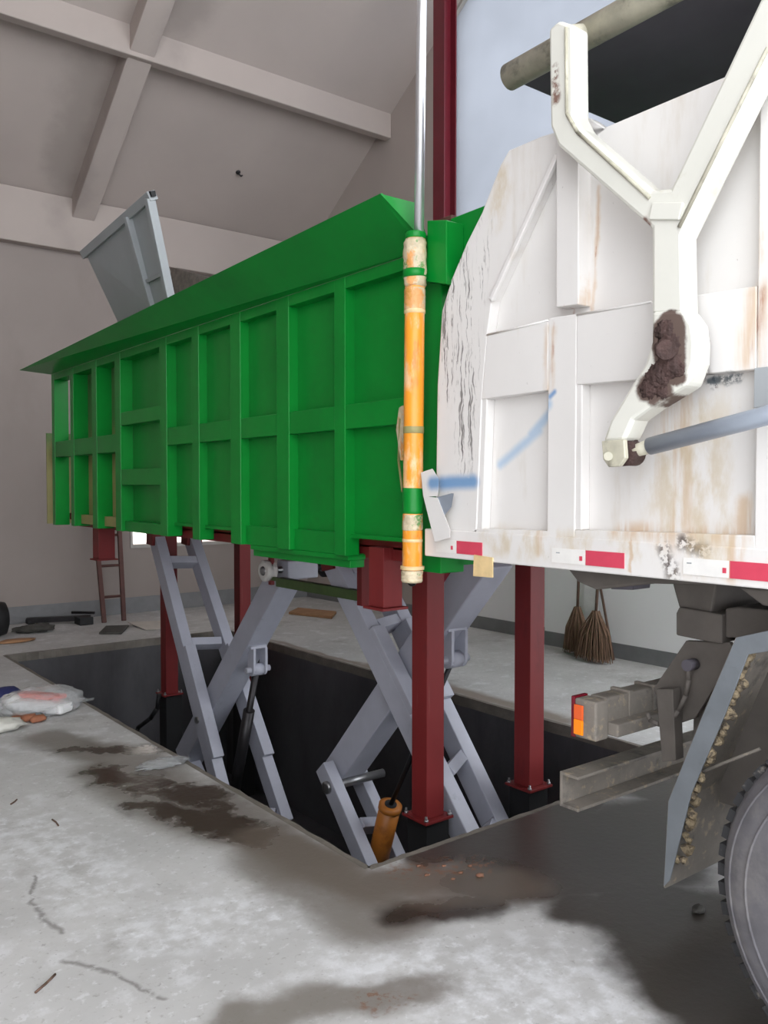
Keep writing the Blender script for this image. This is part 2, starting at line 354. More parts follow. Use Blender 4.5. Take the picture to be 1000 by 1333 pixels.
# back wall with the strip window
wx0, wx1, wz0, wz1 = 2.0, 3.42, .86, 1.75
wb = MB()
wb.box(XL, wx0, BX, BX + .2, 0, ZE + .3).box(wx1, RX + .3, BX, BX + .2, 0, ZE + .3).box(wx0, wx1, BX, BX + .2, 0, wz0).box(wx0, wx1, BX, BX + .2, wz1, ZE + .3)
struct(wb, 'wall_back', 'plaster')
w1 = MB()
w1.box(wx0 - .03, wx1 + .03, BX - .02, BX + .06, wz0 - .04, wz0).box(wx0 - .03, wx1 + .03, BX - .02, BX + .06, wz1, wz1 + .04).box(wx0 - .03, wx0, BX - .02, BX + .06, wz0, wz1).box(wx1, wx1 + .03, BX - .02, BX + .06, wz0, wz1).box(2.69, 2.73, BX + .02, BX + .06, wz0, wz1)
w1o = struct(w1, 'window_1', 'window_frame')
for a, b in ((wx0, 2.69), (2.73, wx1)): box(a, b, BX + .035, BX + .045, wz0, wz1).build('pane', 'pane_glass', w1o)
# right wall: beige far part, white near part, pillar where they meet
YS = P(590, 200, X=RX).y
prof = lambda y0, y1: [(0, y0, 0), (0, y1, 0), (0, y1, min(ZR, ZE + SL * (BX - y1))), (0, y0, min(ZR, ZE + SL * (BX - y0)))]
struct(MB().prism([(RX, p[1], p[2]) for p in prof(YS, BX)], (.25, 0, 0)), 'wall_right_far', 'ceiling_plaster')
YD = -0.5                                  # right wall stops at YD: unseen opening added to let sky light in
struct(box(RX, RX + .25, YD, YS, 0, 2.5), 'wall_right_near', 'white_wall')
struct(box(RX2, RX, YD, 2.95, 0, 2.15), 'wall_right_dado', 'white_wall')
w2 = struct(MB().box(RX, RX + .25, YD, YD + .14, 2.5, ZR).box(RX, RX + .25, YD + .14, YS, 2.5, 2.6).prism([(RX, YD, ZR - .02), (RX, YD, ZR + .1), (RX, YS, ZR + .1), (RX, YS, ZE + SL * (BX - YS) - .05), (RX, YR, ZR - .05)], (.25, 0, 0)), 'window_2', 'window_frame')
MB().prism([(RX + .05, YD + .14, 2.6), (RX + .05, YS, 2.6), (RX + .05, YS, ZE + SL * (BX - YS)), (RX + .05, YR, ZR), (RX + .05, YD + .14, ZR)], (.02, 0, 0)).build('pane', 'frosted_sheet', w2)
struct(box(RX - .012, RX, 2.95, BX, 0, .14), 'baseboard_right', 'skirting_grey')
struct(box(RX2 - .012, RX2, YD, 2.95, 0, .14), 'baseboard_dado', 'skirting_grey')
struct(box(XL, RX, BX - .012, BX, 0, .2), 'baseboard_back', 'skirting_grey')
struct(box(XL - .2, XL, -2.6, BX + .2, 0, ZR), 'wall_left_unseen', 'plaster')  # out of view, added and cut short to hold back light from the left
# pitched concrete roof
rp = [(XL, BX + .2, ZE - SL * .2), (XL, YR, ZR), (XL, YF, ZR), (XL, YF, ZR + .25), (XL, YR, ZR + .25), (XL, BX + .2, ZE + .2)]
ceil = struct(MB().prism(rp, (RX + .25 - XL, 0, 0)), 'ceiling', 'ceiling_plaster')
box(XL, RX, BX - .14, BX, 4.385, ZE + .05).build('eaves_beam', 'ceiling_plaster', ceil, .01)
yb = 5.65
box(XL, RX, yb, yb + .12, ZE + SL * (BX - yb) - .30, ZE + SL * (BX - yb) + .05).build('purlin_beam', 'ceiling_plaster', ceil, .01)
for xr in (1.38, 5.4 - 9.5):
    MB().prism([(xr - .13, BX - .1, ZE + .05 - .25), (xr - .13, YR, ZR - .25 + .01), (xr - .13, YR, ZR + .05), (xr - .13, BX - .1, ZE + .1)], (.26, 0, 0)).build('rafter_beam', 'ceiling_plaster', ceil, .01)

def roofpt(px, py):
    d = ray(px, py); t = (ZE + SL * (BX - CAM.y) - CAM.z) / (d.z + SL * d.y); return CAM + d * t
h = roofpt(310, 224)
hk = thing('ceiling_hook', 'small dark steel hook fixed to the sloping ceiling', 'hook', h)
MB().lathe(h, (0, -SL, -1), [(-.01, .03), (.012, .03), (.02, .02)], 14).build('plate', 'steel_dark', hk)
MB().tube([h + Vector((0, -.01, -.01)), h + Vector((0, -.02, -.03)), h + Vector((.03, -.02, -.05)), h + Vector((.05, -.02, -.035))], .010, 8).build('hook', 'steel_dark', hk)

# maroon column at the right wall
XK = 3.8; ycol = P(579, 200, X=XK).y
mc = thing('steel_column', 'tall glossy maroon steel column rising behind the container to the roof', 'column', (XK, ycol, 0))
for dx in (-.085, .07): MB().box(XK + dx, XK + dx + .015, ycol - .085, ycol + .085, .02, 7.3).build('flange', 'maroon_paint', mc, .003)
MB().box(XK - .07, XK + .07, ycol - .008, ycol + .008, .02, 7.3).build('web', 'maroon_paint', mc)
MB().box(XK - .12, XK + .12, ycol - .12, ycol + .12, 0, .02).build('base_plate', 'maroon_paint', mc)

# ------------------------------------------------------------------ green container
ZB, ZT = 1.25, 2.64
ct = thing('compactor_container', 'bright green ribbed steel compactor container raised on scissor lifts above the pit', 'container', (1.2, 2.7, 1.2))
def YC(px, x=XC): return P(px, 600, X=x).y
ribs = [(68, 71.5), (92, 96), (120, 126), (150, 157), (208, 217), (250, 259), (300, 313), (360, 376), (435, 449)]
RB = [(YC(b), YC(a)) for a, b in ribs]                 # (near, far)
DP = [.10, .11, .11, .11, .085, .075, .06, .06, .06]
YN = YC(574); YFAR = RB[0][1]
for i, (a, b) in enumerate(RB):
    zb = ZB if i not in (0,) else ZB - .01
    box(XC, XC + DP[i] + .03, a, b, zb, ZT).build('rib', 'green_paint', ct, .004)
box(XC, XC + .14, YN, YC(530), ZB - .03, ZT + .06).build('corner_post', 'green_paint', ct, .004)
def bay(i0, near=None):
    far = RB[i0][0]; nr = RB[i0 + 1][1] if near is None else near; return nr, far
TH_ = .012
def rail(i, nr, fa, z0, z1, ins=.004, m='green_paint'): box(XC + ins, XC + DP[min(i, 8)] + .02, nr, fa, z0, z1).build('rail', m, ct, .003)
for i in range(9):
    nr, fa = bay(i) if i < 8 else bay(8, YC(530))
    d = DP[min(i + 1, 8)]
    rail(i, nr, fa, ZT - .06, ZT, .002)
    if i == 0:      # see-through bay at the far end
        rail(i, nr, fa, 1.87, 2.01); box(XC + .25, XC + .32, nr, fa, ZB, ZB + .10).build('rail', 'olive_paint', ct, .003)
        continue
    if i in (1, 2):
        rail(i, nr, fa, 1.87, 2.01)
        box(XC + .13, XC + .145, nr, fa, ZB + .1, ZT).build('panel', 'tan_to_green', ct)
        box(XC + .06, XC + .12, nr, fa, ZB + .02, ZB + .1).build('rail', 'tan_to_green', ct, .003)
        continue
    if i == 3:
        rail(i, nr, fa, 2.07, 2.17); rail(i, nr, fa, 1.61, 1.73); rail(i, nr, fa, ZB, 1.33, .03)
        for z0, z1 in ((2.17, ZT - .06), (1.73, 2.07), (1.33, 1.61)): box(XC + .10, XC + .112, nr, fa, z0, z1).build('panel', 'green_paint', ct)
        continue
    rail(i, nr, fa, 1.885, 2.005)
    zb = 1.345 if i in (4, 5) else 1.36
    box(XC + d, XC + d + TH_, nr, fa, 2.005, ZT - .06).build('panel', 'green_paint', ct)
    box(XC + d, XC + d + TH_, nr, fa, zb, 1.885).build('panel', 'green_paint', ct)
    if i in (6, 7): rail(i, nr, fa, ZB, 1.365, .035)
    else: box(XC + d - .02, XC + d + TH_, nr, fa, zb - .02, zb).build('rail', 'green_paint', ct)
XE = 2.08
fb = MB(); fb.box(XC + .14, XE, YN + .05, YFAR - .05, ZB + .04, ZB + .10)
for y in (.2, .9, 1.9, 2.45, 3.3, 4.3): fb.box(XC + .10, XE, y, y + .12, ZB - .012, ZB + .08)
fb.build('floor_plate', 'red_oxide', ct)
box(XE, XE + .05, YN, YFAR - .7, ZB, ZT).build('side_wall', 'green_paint', ct)
for a, b in RB[::2]: box(XE - .02, XE + .1, a, b, ZB, ZT).build('rib', 'green_paint', ct, .004)
box(XC + .1, XE, YN, YN + .05, ZB, ZT - .1).build('end_plate', 'green_paint', ct)
# far-end upright in tan blending to green
box(XC + .02, XC + .30, P(61, 600, X=XC + .02).y, P(61, 600, X=XC + .02).y + .02, P(62, 682, X=XC).z, P(62, 563, X=XC).z).build('end_upright', 'tan_to_green', ct)
box(XC + .12, XC + .2, YFAR - .02, P(61, 600, X=XC + .02).y, 1.91, 1.99).build('rail', 'green_paint', ct)
MB().tube([(XC + .2, YFAR - .15, 1.86), (XC + .2, YFAR - .25, 1.78), (XC + .22, YFAR - .33, 1.6)], .015, 8).build('hose', 'rubber_black', ct)
box(XC + .2, XC + .28, YFAR - .4, YFAR - .05, 2.03, 2.12).build('hinge_block', 'steel_dark', ct)
# lower beam and plates hanging from it
yA, yB = P(456, 730, X=XC + .05).y, P(330, 715, X=XC + .05).y
box(XC + .05, XC + .14, yA, yB, 1.185, 1.255).build('lower_beam', 'green_paint', ct, .003)
box(XC + .03, XC + .14, yA - .01, yB, 1.225, 1.25).build('lower_flange', 'green_paint', ct, .002)
box(XC + .14, XE, .3, YFAR - .3, 1.235, ZB + .05).build('underframe', 'red_oxide', ct)
# flared wing along the top
wa, wbb = P(540, 322, X=XC), P(66, 487, X=XC); wc, wd = P(25, 482, X=.12), P(495, 252, X=.12)
wa = Vector((XC, YC(560), ZT)); wbb = Vector((XC, YFAR + .02, ZT))
MB().prism([wa, wbb, wc, wd], (.012, 0, .004)).build('wing', 'green_paint', ct)
we = Vector((XE + .04, YN, ZT)); wg = Vector((XE + .04, YFAR, ZT))
MB().prism([we, wg, wg + Vector((.22, .1, .16)), we + Vector((.22, -.1, .16))], (.012, 0, .004)).build('wing', 'green_paint', ct)
# end of the wing turned across the near end
e0 = wd; e1 = P(541, 264, X=.30); e2 = P(541, 322, X=XC - .01)
MB().prism([wd, e1, Vector((.34, e1.y + .0, ZT)), wa], (0, .012, 0)).build('wing_end', 'green_paint', ct)
# docking cheek and clamp bracket beside the cylinder
ck = [P(583, 286, X=XC + .04), P(640, 264, X=XC + .04), P(640, 390, X=XC + .04), P(560, 372, X=XC + .04), P(560, 290, X=XC + .04)]
MB().prism(ck, (.03, 0, 0)).build('docking_cheek', 'green_paint', ct, .003)
bk = [P(556, 287, X=XC - .06), P(581, 286, X=XC - .06), P(581, 370, X=XC - .06), P(544, 365, X=XC - .06), P(544, 342, X=XC - .06), P(556, 336, X=XC - .06)]
MB().prism(bk, (.10, 0, 0)).build('clamp_bracket', 'green_paint', ct, .004)
box(XC + .04, XC + .12, YN - .02, YN + .05, ZT + .05, ZT + .13).build('hinge_lug', 'ladder_rust', ct, .003)
# red legs hanging below
def hang(px0, px1, pyb, X, zt, w=.12):
    pc = P((px0 + px1) / 2, pyb, X=X + w / 2); g = MB().box(X, X + w, pc.y - w / 2, pc.y + w / 2, pc.z, zt)
    o = g.build('support_leg', 'red_oxide', ct, .004)
    box(X - .02, X + w + .02, pc.y - w / 2 - .02, pc.y + w / 2 + .02, pc.z - .012, pc.z).build('foot_plate', 'red_oxide', o)
hang(485, 519, 789, .43, 1.3); hang(124, 147, 727, .55, 1.3, .15)
# grey lid standing open, with frame
lid = [P(112, 331, X=.5), P(199, 256, X=.5), P(226, 390, X=.75), P(152, 416, X=.75)]
dn = (lid[3] - lid[0]) * .30; dn2 = (lid[2] - lid[1]) * .30
lid[2] = lid[2] + dn2; lid[3] = lid[3] + dn
nrm = (lid[1] - lid[0]).cross(lid[3] - lid[0]).normalized()
if nrm.x > 0: nrm = -nrm
lo_ = MB().prism(lid, -nrm * .012).build('lid', 'plate_grey', ct); lo_['label'] = 'grey steel lid plate standing open on the container'
def lp(u, v): return lid[0] * (1 - u) * (1 - v) + lid[1] * u * (1 - v) + lid[2] * u * v + lid[3] * (1 - u) * v
MB().beam(lp(-.02, -.01), lp(1.0, -.01), .07, .07, nrm).build('edge_rail', 'plate_grey', lo_, .004)
for u in (0.70, .985): MB().beam(lp(u, .0) + nrm * .02, lp(u, 1) + nrm * .02, .07, .05, nrm).build('stiffener', 'plate_grey', lo_, .004)
MB().beam(lp(.72, .55) + nrm * .015, lp(.98, .55) + nrm * .015, .04, .03, nrm).build('stiffener', 'plate_grey', lo_, .003)
MB().beam(lp(1.0, -.04), lp(1.0, .0), .04, .04, nrm).build('latch', 'rubber_black', lo_, .003)
sp = [P(223, 348, X=1.3), P(272, 361, X=1.3), P(272, 420, X=1.3), P(215, 420, X=1.3)]
MB().prism(sp, (.03, 0, 0)).build('hopper_plate', 'stained_plate', ct)

# ------------------------------------------------------------------ scissor lifts
def zline(a, b, z):
    t = (z - a.z) / (b.z - a.z); return a + (b - a) * t
def ladder_frame(root, LA, LB, RA, RB_, w, h, cross, plate=None, name='ladder_arm'):
    d = (LB - LA).normalized(); n = Vector((1, 0, 0)).cross(d)
    if n.y > 0: n = -n
    o = MB().beam(LA, LB, w, h, (1, 0, 0)).build(name, 'arm_grey', root, .006)
    MB().beam(RA, RB_, w, h, (1, 0, 0)).build('side_bar', 'arm_grey', o, .006)
    for t in cross:
        a = LA + (LB - LA) * t; b = RA + (RB_ - RA) * t
        MB().beam(a + Vector((w / 2, 0, 0)), b - Vector((w / 2, 0, 0)), h * .85, .07, d.cross(Vector((1, 0, 0)))).build('cross_bar', 'arm_grey', o, .004)
    if plate:
        for A, B in ((LA, LB), (RA, RB_)):
            a = A + (B - A) * plate[0] + n * (h / 2 + .02); b = A + (B - A) * plate[1] + n * (h / 2 + .02)
            MB().beam(a, b, w, .05, (1, 0, 0)).build('doubler_plate', 'arm_grey', o, .005)
    return o, n
def clevis(root, c, n, down):
    o = MB().beam(c + n * -.02 + down * -.09, c + n * .10 + down * -.09, .15, .025, (1, 0, 0)).build('clevis', 'arm_grey', root, .004)
    for s in (-1, 1):
        pts = []
        side = Vector((s * .055, 0, 0))
        for k in range(9):
            t = math.pi * k / 8; pts.append(c + side + n * (.055 + .05 * math.cos(t)) + down * (.10 + .05 * math.sin(t)))
        pts += [c + side + n * .005 + down * -.08, c + side + n * .105 + down * -.08]
        MB().prism(pts, (.022, 0, 0)).build('ear', 'arm_grey', o, .003)
    MB().cyl(c + n * .055 + down * .10 + Vector((-.1, 0, 0)), c + n * .055 + down * .10 + Vector((.12, 0, 0)), .025).build('pin', 'arm_grey', o)
    MB().cyl(c + n * .055 + down * .10 + Vector((-.045, 0, 0)), c + n * .055 + down * .10 + Vector((.05, 0, 0)), .05).build('rod_eye', 'arm_grey', o)
    return c + n * .055 + down * .10
XLb, XRb, XI = 1.15, 1.52, 1.335
# far lift
fs_ = thing('scissor_lift', 'grey steel scissor lift holding the open-framed far end of the green container', 'scissor lift', (XI, 3.7, -PD), 'scissor lifts in the pit')
LA = P(205, 703, X=XLb); LB = P(277, 986, X=XLb); RA = P(250, 703, X=XRb); RBq = P(361, 1042, X=XRb)
LB = zline(LA, LB, -1.18); RBq = zline(RA, RBq, -1.18)
o, n = ladder_frame(fs_, LA, LB, RA, RBq, .10, .15, (.09, .40, .97), (.42, .80))
dl = (LB - LA).normalized()
for q in (LA, RA): MB().beam(q + Vector((0, .0, .10)), q - dl * .02 + Vector((0, 0, -.06)), .16, .14, (1, 0, 0)).build('hinge_lug', 'red_oxide', fs_, .005)
MB().cyl(LA + (LB - LA) * .66 + Vector((-.065, 0, 0)), LA + (LB - LA) * .66 + Vector((.1, 0, 0)), .03).build('pivot_pin', 'bolt_steel', fs_)
IA = P(372, 748, X=XI); IB = zline(P(365, 765, X=XI), P(256, 966, X=XI), -.95)
ia = MB().beam(IA, IB, .20, .20, (1, 0, 0)).build('inner_arm', 'arm_grey', fs_, .008)
di = (IB - IA).normalized(); ni = Vector((1, 0, 0)).cross(di)
if ni.y > 0: ni = -ni
c0 = IA + (IB - IA) * .36 + ni * .10
pp = clevis(fs_, P(332, 855, X=XI) + Vector((0, .03, 0)), Vector((0, -1, 0)), Vector((0, 0, -1)))
pb = P(309, 1010, X=XI)
pb = pp + (pb - pp) * 1.25
MB().cyl(pp, pb, .028).build('ram_rod', 'steel_dark', fs_); MB().cyl(pp + (pb - pp) * .3, pb, .048).build('ram_barrel', 'steel_dark', fs_)
# lower stage of the far lift
def stage2(root, top, X, toward):
    b = Vector((X, top.y + toward, -PD + .1))
    return MB().beam(top, b, .12, .15, (1, 0, 0)).build('lower_arm', 'arm_grey', root, .006)
stage2(fs_, LB, XLb, .5); stage2(fs_, RBq, XRb, .5); stage2(fs_, IB, XI, -.7)
box(XLb - .12, XRb + .12, 3.0, 4.6, -PD, -PD + .08).build('base_frame', 'steel_dark', fs_)
# rollers at the top of the inner arm, running on an olive rail
def roller(root, c, m):
    o = MB().lathe(c, (1, 0, 0), [(-.03, .045), (-.03, .07), (-.022, .08), (.012, .08), (.02, .07), (.03, .07), (.035, .078), (.05, .078), (.05, .045)], 28).build('roller', m, root)
    MB().lathe(c, (1, 0, 0), [(-.038, .012), (-.038, .032), (-.028, .036), (.05, .036)], 18).build('bearing', 'bolt_steel', o)
r1 = P(347, 743, X=1.07); r2 = Vector((XRb + .07, r1.y, r1.z))
roller(fs_, r1, 'nylon'); roller(fs_, r2, 'rubber_black')
MB().cyl(r1, r2, .025).build('roller_axle', 'bolt_steel', fs_)
MB().box(1.2, 1.47, r1.y - .09, r1.y + .07, r1.z - .07, r1.z + .07).build('arm_head', 'arm_grey', fs_, .01)
ra = P(362, 757, X=1.08); rb = P(472, 772, X=1.08)
rl = thing('roller_rail', 'olive green steel rail hanging under the container between the two lifts', 'rail', ((ra.x + rb.x) / 2, (ra.y + rb.y) / 2, ra.z - .05))
MB().box(1.06, 1.12, rb.y, ra.y, ra.z - .035, ra.z + .03).build('rail_bar', 'olive_paint', rl, .003)
MB().box(1.05, 1.14, rb.y - .03, rb.y + .02, ra.z - .06, 1.17).build('hanger', 'red_oxide', rl, .003)
MB().box(1.08, 1.11, ra.y + .1, ra.y + .14, ra.z - .035, 1.17).build('hanger', 'red_oxide', rl, .003)
MB().box(1.08, 1.11, rb.y, ra.y + .14, ra.z + .0, ra.z + .025).build('web', 'olive_paint', rl)
# near lift
ns = thing('scissor_lift', 'grey steel scissor lift beside the tall red posts nearest the white truck', 'scissor lift', (XI, 1.2, -PD), 'scissor lifts in the pit')
LA = P(440, 742, X=XLb); LB = P(609, 1092, X=XLb); RA = P(489, 742, X=XRb); RBq = P(645, 1072, X=XRb)
LA = zline(LA, LB, 1.10); RA = zline(RA, RBq, 1.10); LB = zline(LA, LB, -.47); RBq = zline(RA, RBq, -.47)
o, n = ladder_frame(ns, LA, LB, RA, RBq, .10, .15, (.06, .27, .76, .975), (.29, .58))
for q in (LA, RA): MB().beam(q + Vector((0, .0, .08)), q + Vector((0, -.03, -.06)), .14, .14, (1, 0, 0)).build('hinge_lug', 'red_oxide', ns, .005)
IA = P(640, 722, X=XI); IB = P(446, 1004, X=XI)
MB().beam(IA, IB, .20, .20, (1, 0, 0)).build('inner_arm', 'arm_grey', ns, .008)
di = (IB - IA).normalized(); ni = Vector((1, 0, 0)).cross(di)
if ni.y > 0: ni = -ni
c0 = P(585, 815, X=XI) + ni * .05
pp = clevis(ns, P(586, 836, X=XI) + Vector((0, .03, 0)), Vector((0, -1, 0)), Vector((0, 0, -1)))
cb0 = P(508, 1050, X=XI); cb1 = P(487, 1140, X=XI)
MB().cyl(pp, cb0, .016).build('ram_rod', 'steel_dark', ns)
cy_ = MB().cyl(cb0, cb1, .072, seg=26).build('ram_barrel', 'rusty_orange', ns)
dcy = (cb1 - cb0).normalized()
MB().lathe(cb0 - dcy * .015, dcy, [(0, .05), (0, .078), (.035, .078), (.04, .072)], 26).build('gland_ring', 'rusty_orange', cy_)
MB().cyl(cb0 - dcy * .025, cb0, .04).build('rod_seal', 'rubber_black', cy_)
# lower stage
A = P(424, 1000, X=XLb); B = P(474, 1117, X=XLb); A2 = P(466, 1006, X=XRb); B2 = P(512, 1108, X=XRb)
A = A - (B - A) * .03
B = zline(A, B, -PD + .15); B2 = zline(A2, B2, -PD + .15)
o, n = ladder_frame(ns, A, B, A2, B2, .085, .13, (.30, .75), None, 'lower_arm')
pv = A + (B - A) * .10
MB().cyl(pv + Vector((-.06, 0, 0)), Vector((XRb + .06, pv.y, pv.z)), .03).build('pivot_pin', 'bolt_steel', ns)
MB().lathe(pv + Vector((-.065, 0, 0)), (1, 0, 0), [(0, .02), (0, .042), (.03, .042)], 16).build('pivot_cap', 'bolt_steel', ns)
MB().beam(Vector((XI, (LB.y + RBq.y) / 2, LB.z)), Vector((XI, 1.6, -PD + .15)), .16, .16, (1, 0, 0)).build('inner_arm', 'arm_grey', ns, .006)
box(XLb - .12, XRb + .12, .7, 2.2, -PD, -PD + .08).build('base_frame', 'steel_dark', ns)

# ------------------------------------------------------------------ red posts on their piers
ZP = -.20
pier_parent = None
def red_post(label, x, y, ztop=1.235, w=.125, ZP=-.20):
    t = thing('support_post', label, 'post', (x, y, ZP), 'red posts standing in the pit')
    MB().box(x - w / 2, x + w / 2, y - w / 2, y + w / 2, ZP + .015, ztop).build('shaft', 'red_oxide', t, .004)
    MB().box(x - .1, x + .1, y - .1, y + .1, ZP, ZP + .015).build('base_plate', 'red_oxide', t, .002)
    for sx in (-1, 1):
        for sy in (-1, 1): MB().lathe((x + sx * .083, y + sy * .083, ZP + .012), (0, 0, 1), [(0, .013), (.014, .013), (.014, .007), (.03, .007)], 6).build('bolt', 'bolt_steel', t)
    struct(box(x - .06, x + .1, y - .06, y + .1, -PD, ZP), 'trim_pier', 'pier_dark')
a = P(556, 1068, Z=ZP); red_post('rust-red steel post bolted down beside the yellow hydraulic cylinder, in front of the near lift', a.x + .04, a.y + .04)
a = P(689, 1027, Z=ZP); red_post('rust-red steel post standing in the pit between near lift and brooms', a.x + .04, a.y + .04)
a = P(218, 905, Z=-.42); red_post('rust-red steel post with a black hose at its foot, behind the far lift', a.x + .04, a.y + .04, ZP=-.42)
red_post('rust-red steel post mostly hidden behind the far lift and its roller', 2.12, a.y + .04, ZP=-.42)
a = P(210, 905, Z=-.42)
q = P(180, 947, X=a.x - .08)
hp = [a + Vector((-.03, -.02, .02)), P(205, 922, X=a.x - .04), P(196, 935, X=a.x - .06), q, q + Vector((-.15, .02, -.35)), Vector((q.x - .2, q.y - .1, -PD + .03))]
tag(MB().tube(hp, .022, 8).build('hose', 'rubber_black'), 'black rubber hose curving down from the far red post into the pit', 'hose')

# ------------------------------------------------------------------ yellow hydraulic cylinder with chrome rod
XY_ = .235
c_top = P(541, 303, X=XY_); c_bot = P(536.5, 757, X=XY_); r_top = P(552, -230, X=XY_); r_bot = P(545.5, 302, X=XY_)
hy = thing('hydraulic_cylinder', 'long yellow-orange hydraulic cylinder with chrome rod clamped upright to the green container', 'cylinder', c_bot)
dc = (c_bot - c_top).normalized(); Lc = (c_bot - c_top).length
MB().lathe(c_top, dc, [(0, .036), (.01, .043), (Lc - .05, .043), (Lc - .02, .040), (Lc, .034)], 30).build('barrel', 'cyl_orange', hy)
MB().cyl(r_top, r_bot + dc * .05, .021, seg=24).build('rod', 'chrome', hy)
def ring(py0, py1, m, r, nm, amp=0.0):
    t0 = (py0 - 303) / (757 - 303) * Lc; t1 = (py1 - 303) / (757 - 303) * Lc
    o = MB().lathe(c_top + dc * t0, dc, [(0, .042), (.004, r), (t1 - t0 - .004, r), (t1 - t0, .042)], 30)
    if amp:
        o = MB(); k = 14; pr = []
        for i in range(k + 1): pr.append(((t1 - t0) * i / k, r * (1 + amp * noise.noise(Vector((i * .9, py0, 1))))))
        pr[0] = (0, .042); pr[-1] = (t1 - t0, .042); o.lathe(c_top + dc * t0, dc, pr, 30)
        for j, v in enumerate(o.v):
            ax = c_top + dc * ((v - c_top).dot(dc)); o.v[j] = ax + (v - ax) * (1 + amp * noise.noise(v * 22))
    return o.build(nm, m, hy)
ring(303, 312, 'green_paint', .045, 'gland_collar'); ring(312, 374, 'plastic_wrap', .049, 'wrap', .12); ring(350, 362, 'green_paint', .052, 'clamp_band')
ring(374, 405, 'plastic_wrap', .0455, 'wrap', .03); ring(401, 408, 'tape_pale', .046, 'tape_band'); ring(553, 563, 'tan_to_green', .0450, 'tape_band')
ring(633, 668, 'green_paint', .0455, 'collar', .02); ring(668, 690, 'plastic_wrap', .0445, 'wrap', .03); ring(700, 705, 'tape_pale', .0445, 'tape_band')
ring(736, 741, 'tape_pale', .052, 'tape_band', .04); ring(741, 758, 'plastic_wrap', .047, 'wrap', .08)
MB().lathe(c_bot, dc, [(0, .02), (.012, .018), (.02, .008)], 14).build('end_plug', 'steel_dark', hy)
pf = [P(519, 530, X=XY_ + .06), P(525, 527, X=XY_ + .06), P(527, 585, X=XY_ + .06), P(521, 600, X=XY_ + .06), P(515, 560, X=XY_ + .06)]
MB().prism(pf, (.02, -.02, 0)).build('wrap_flap', 'plastic_wrap', hy, .004)
MB().tube([P(521, 545, X=XY_ + .06), P(519, 600, X=XY_ + .07), P(524, 640, X=XY_ + .05)], .006, 6).build('oil_pipe', 'tan_to_green', hy)

# ------------------------------------------------------------------ garbage truck
tr = thing('garbage_truck', 'white refuse truck, rust-streaked and muddy, backed up to the green container', 'truck', (1.4, -1.9, 0))
def TP(l, X=XT): return [P(a, b, X=X) for a, b in l]
YEND = -3.6
ZTB = P(568, 720, X=XT).z; ZTB2 = P(1000, 765, X=XT).z
outline = TP([(566, 716), (568, 640), (570, 500), (576, 405), (588, 365), (608, 317), (628, 277), (652, 215), (663, 196), (705, 178), (727, 171), (748, 165), (786, 167), (938, 103)], XT + .05)
s_top = (outline[-1].z - outline[-2].z) / (outline[-1].y - outline[-2].y)
endt = Vector((XT + .05, YEND, outline[-1].z)); endb = Vector((XT + .05, YEND, ZTB2))
MB().prism(outline + [endt, endb], (.04, 0, 0)).build('body_side', 'truck_white', tr)
def plate(l, nm='frame_plate', X=XT, d=.05, m='truck_white', bevel=.004, par=None):
    return MB().prism(TP(l, X), (d, 0, 0)).build(nm, m, par or tr, bevel)
plate([(566, 712), (568, 640), (570, 500), (576, 405), (588, 365), (608, 317), (628, 277), (652, 215), (663, 196), (705, 178), (727, 172), (727, 200), (640, 391), (634, 435), (627, 519), (620, 690)], 'rear_strip')
plate([(634, 437), (714, 418), (714, 508), (627, 520)], 'cross_band')
plate([(714, 414), (751, 408), (748, 700), (712, 700)], 'post')
plate([(724, 172), (753, 178), (753, 396), (724, 400)], 'post', XT - .018, .07)
plate([(751, 408), (985, 372), (985, 481), (750, 501)], 'cross_band')
yp = P(985, 480, X=XT).y
MB().box(XT, XT + .05, yp - .16, yp, ZTB2 + .02, outline[-1].z - .02).build('post', 'truck_white', tr, .004)
for y in (-2.5, -3.3): MB().box(XT, XT + .05, y - .16, y, ZTB2 + .02, outline[-1].z - .02).build('post', 'truck_white', tr, .004)
MB().box(XT - .006, XT + .05, yp - .12, yp + .004, P(995, 530, X=XT).z, P(995, 478, X=XT).z).build('repair_patch', 'plate_grey', tr, .002)
MB().box(XT + .001, XT + .05, YEND, yp - .16, P(985, 481, X=XT).z, P(985, 372, X=XT).z).build('cross_band', 'truck_white', tr, .004)
# sloped sills of the two recessed panels and the bottom rail
plate([(620, 688), (714, 691), (714, 700), (618, 700)], 'panel_sill'); plate([(748, 690), (983, 697), (985, 728), (748, 704)], 'panel_sill')
zr0 = P(620, 692, X=XT).z
MB().box(XT - .004, XT + .06, YEND, outline[0].y + .005, ZTB2 - .005, zr0).build('bottom_rail', 'truck_white', tr, .005)
plate([(627, 519), (634, 519), (628, 690), (620, 690)], 'panel_return', XT + .004, .045); plate([(750, 500), (758, 500), (757, 690), (748, 690)], 'panel_return', XT + .004, .045)
# lip at the top, hopper top
plate([(749, 151), (769, 154), (790, 168), (760, 190), (745, 180)], 'top_lip', XT + .05, .05)
MB().box(2.62, 2.68, YEND, -.2, ZTB, 2.85).build('body_side', 'truck_white', tr)
MB().box(XT + .09, 2.62, YEND, -.3, ZTB - .01, ZTB + .06).build('hopper_floor', 'truck_dark', tr)
MB().box(XT + .09, 2.62, -2.6, -2.5, ZTB, 3.3).build('bulkhead', 'truck_dark', tr)
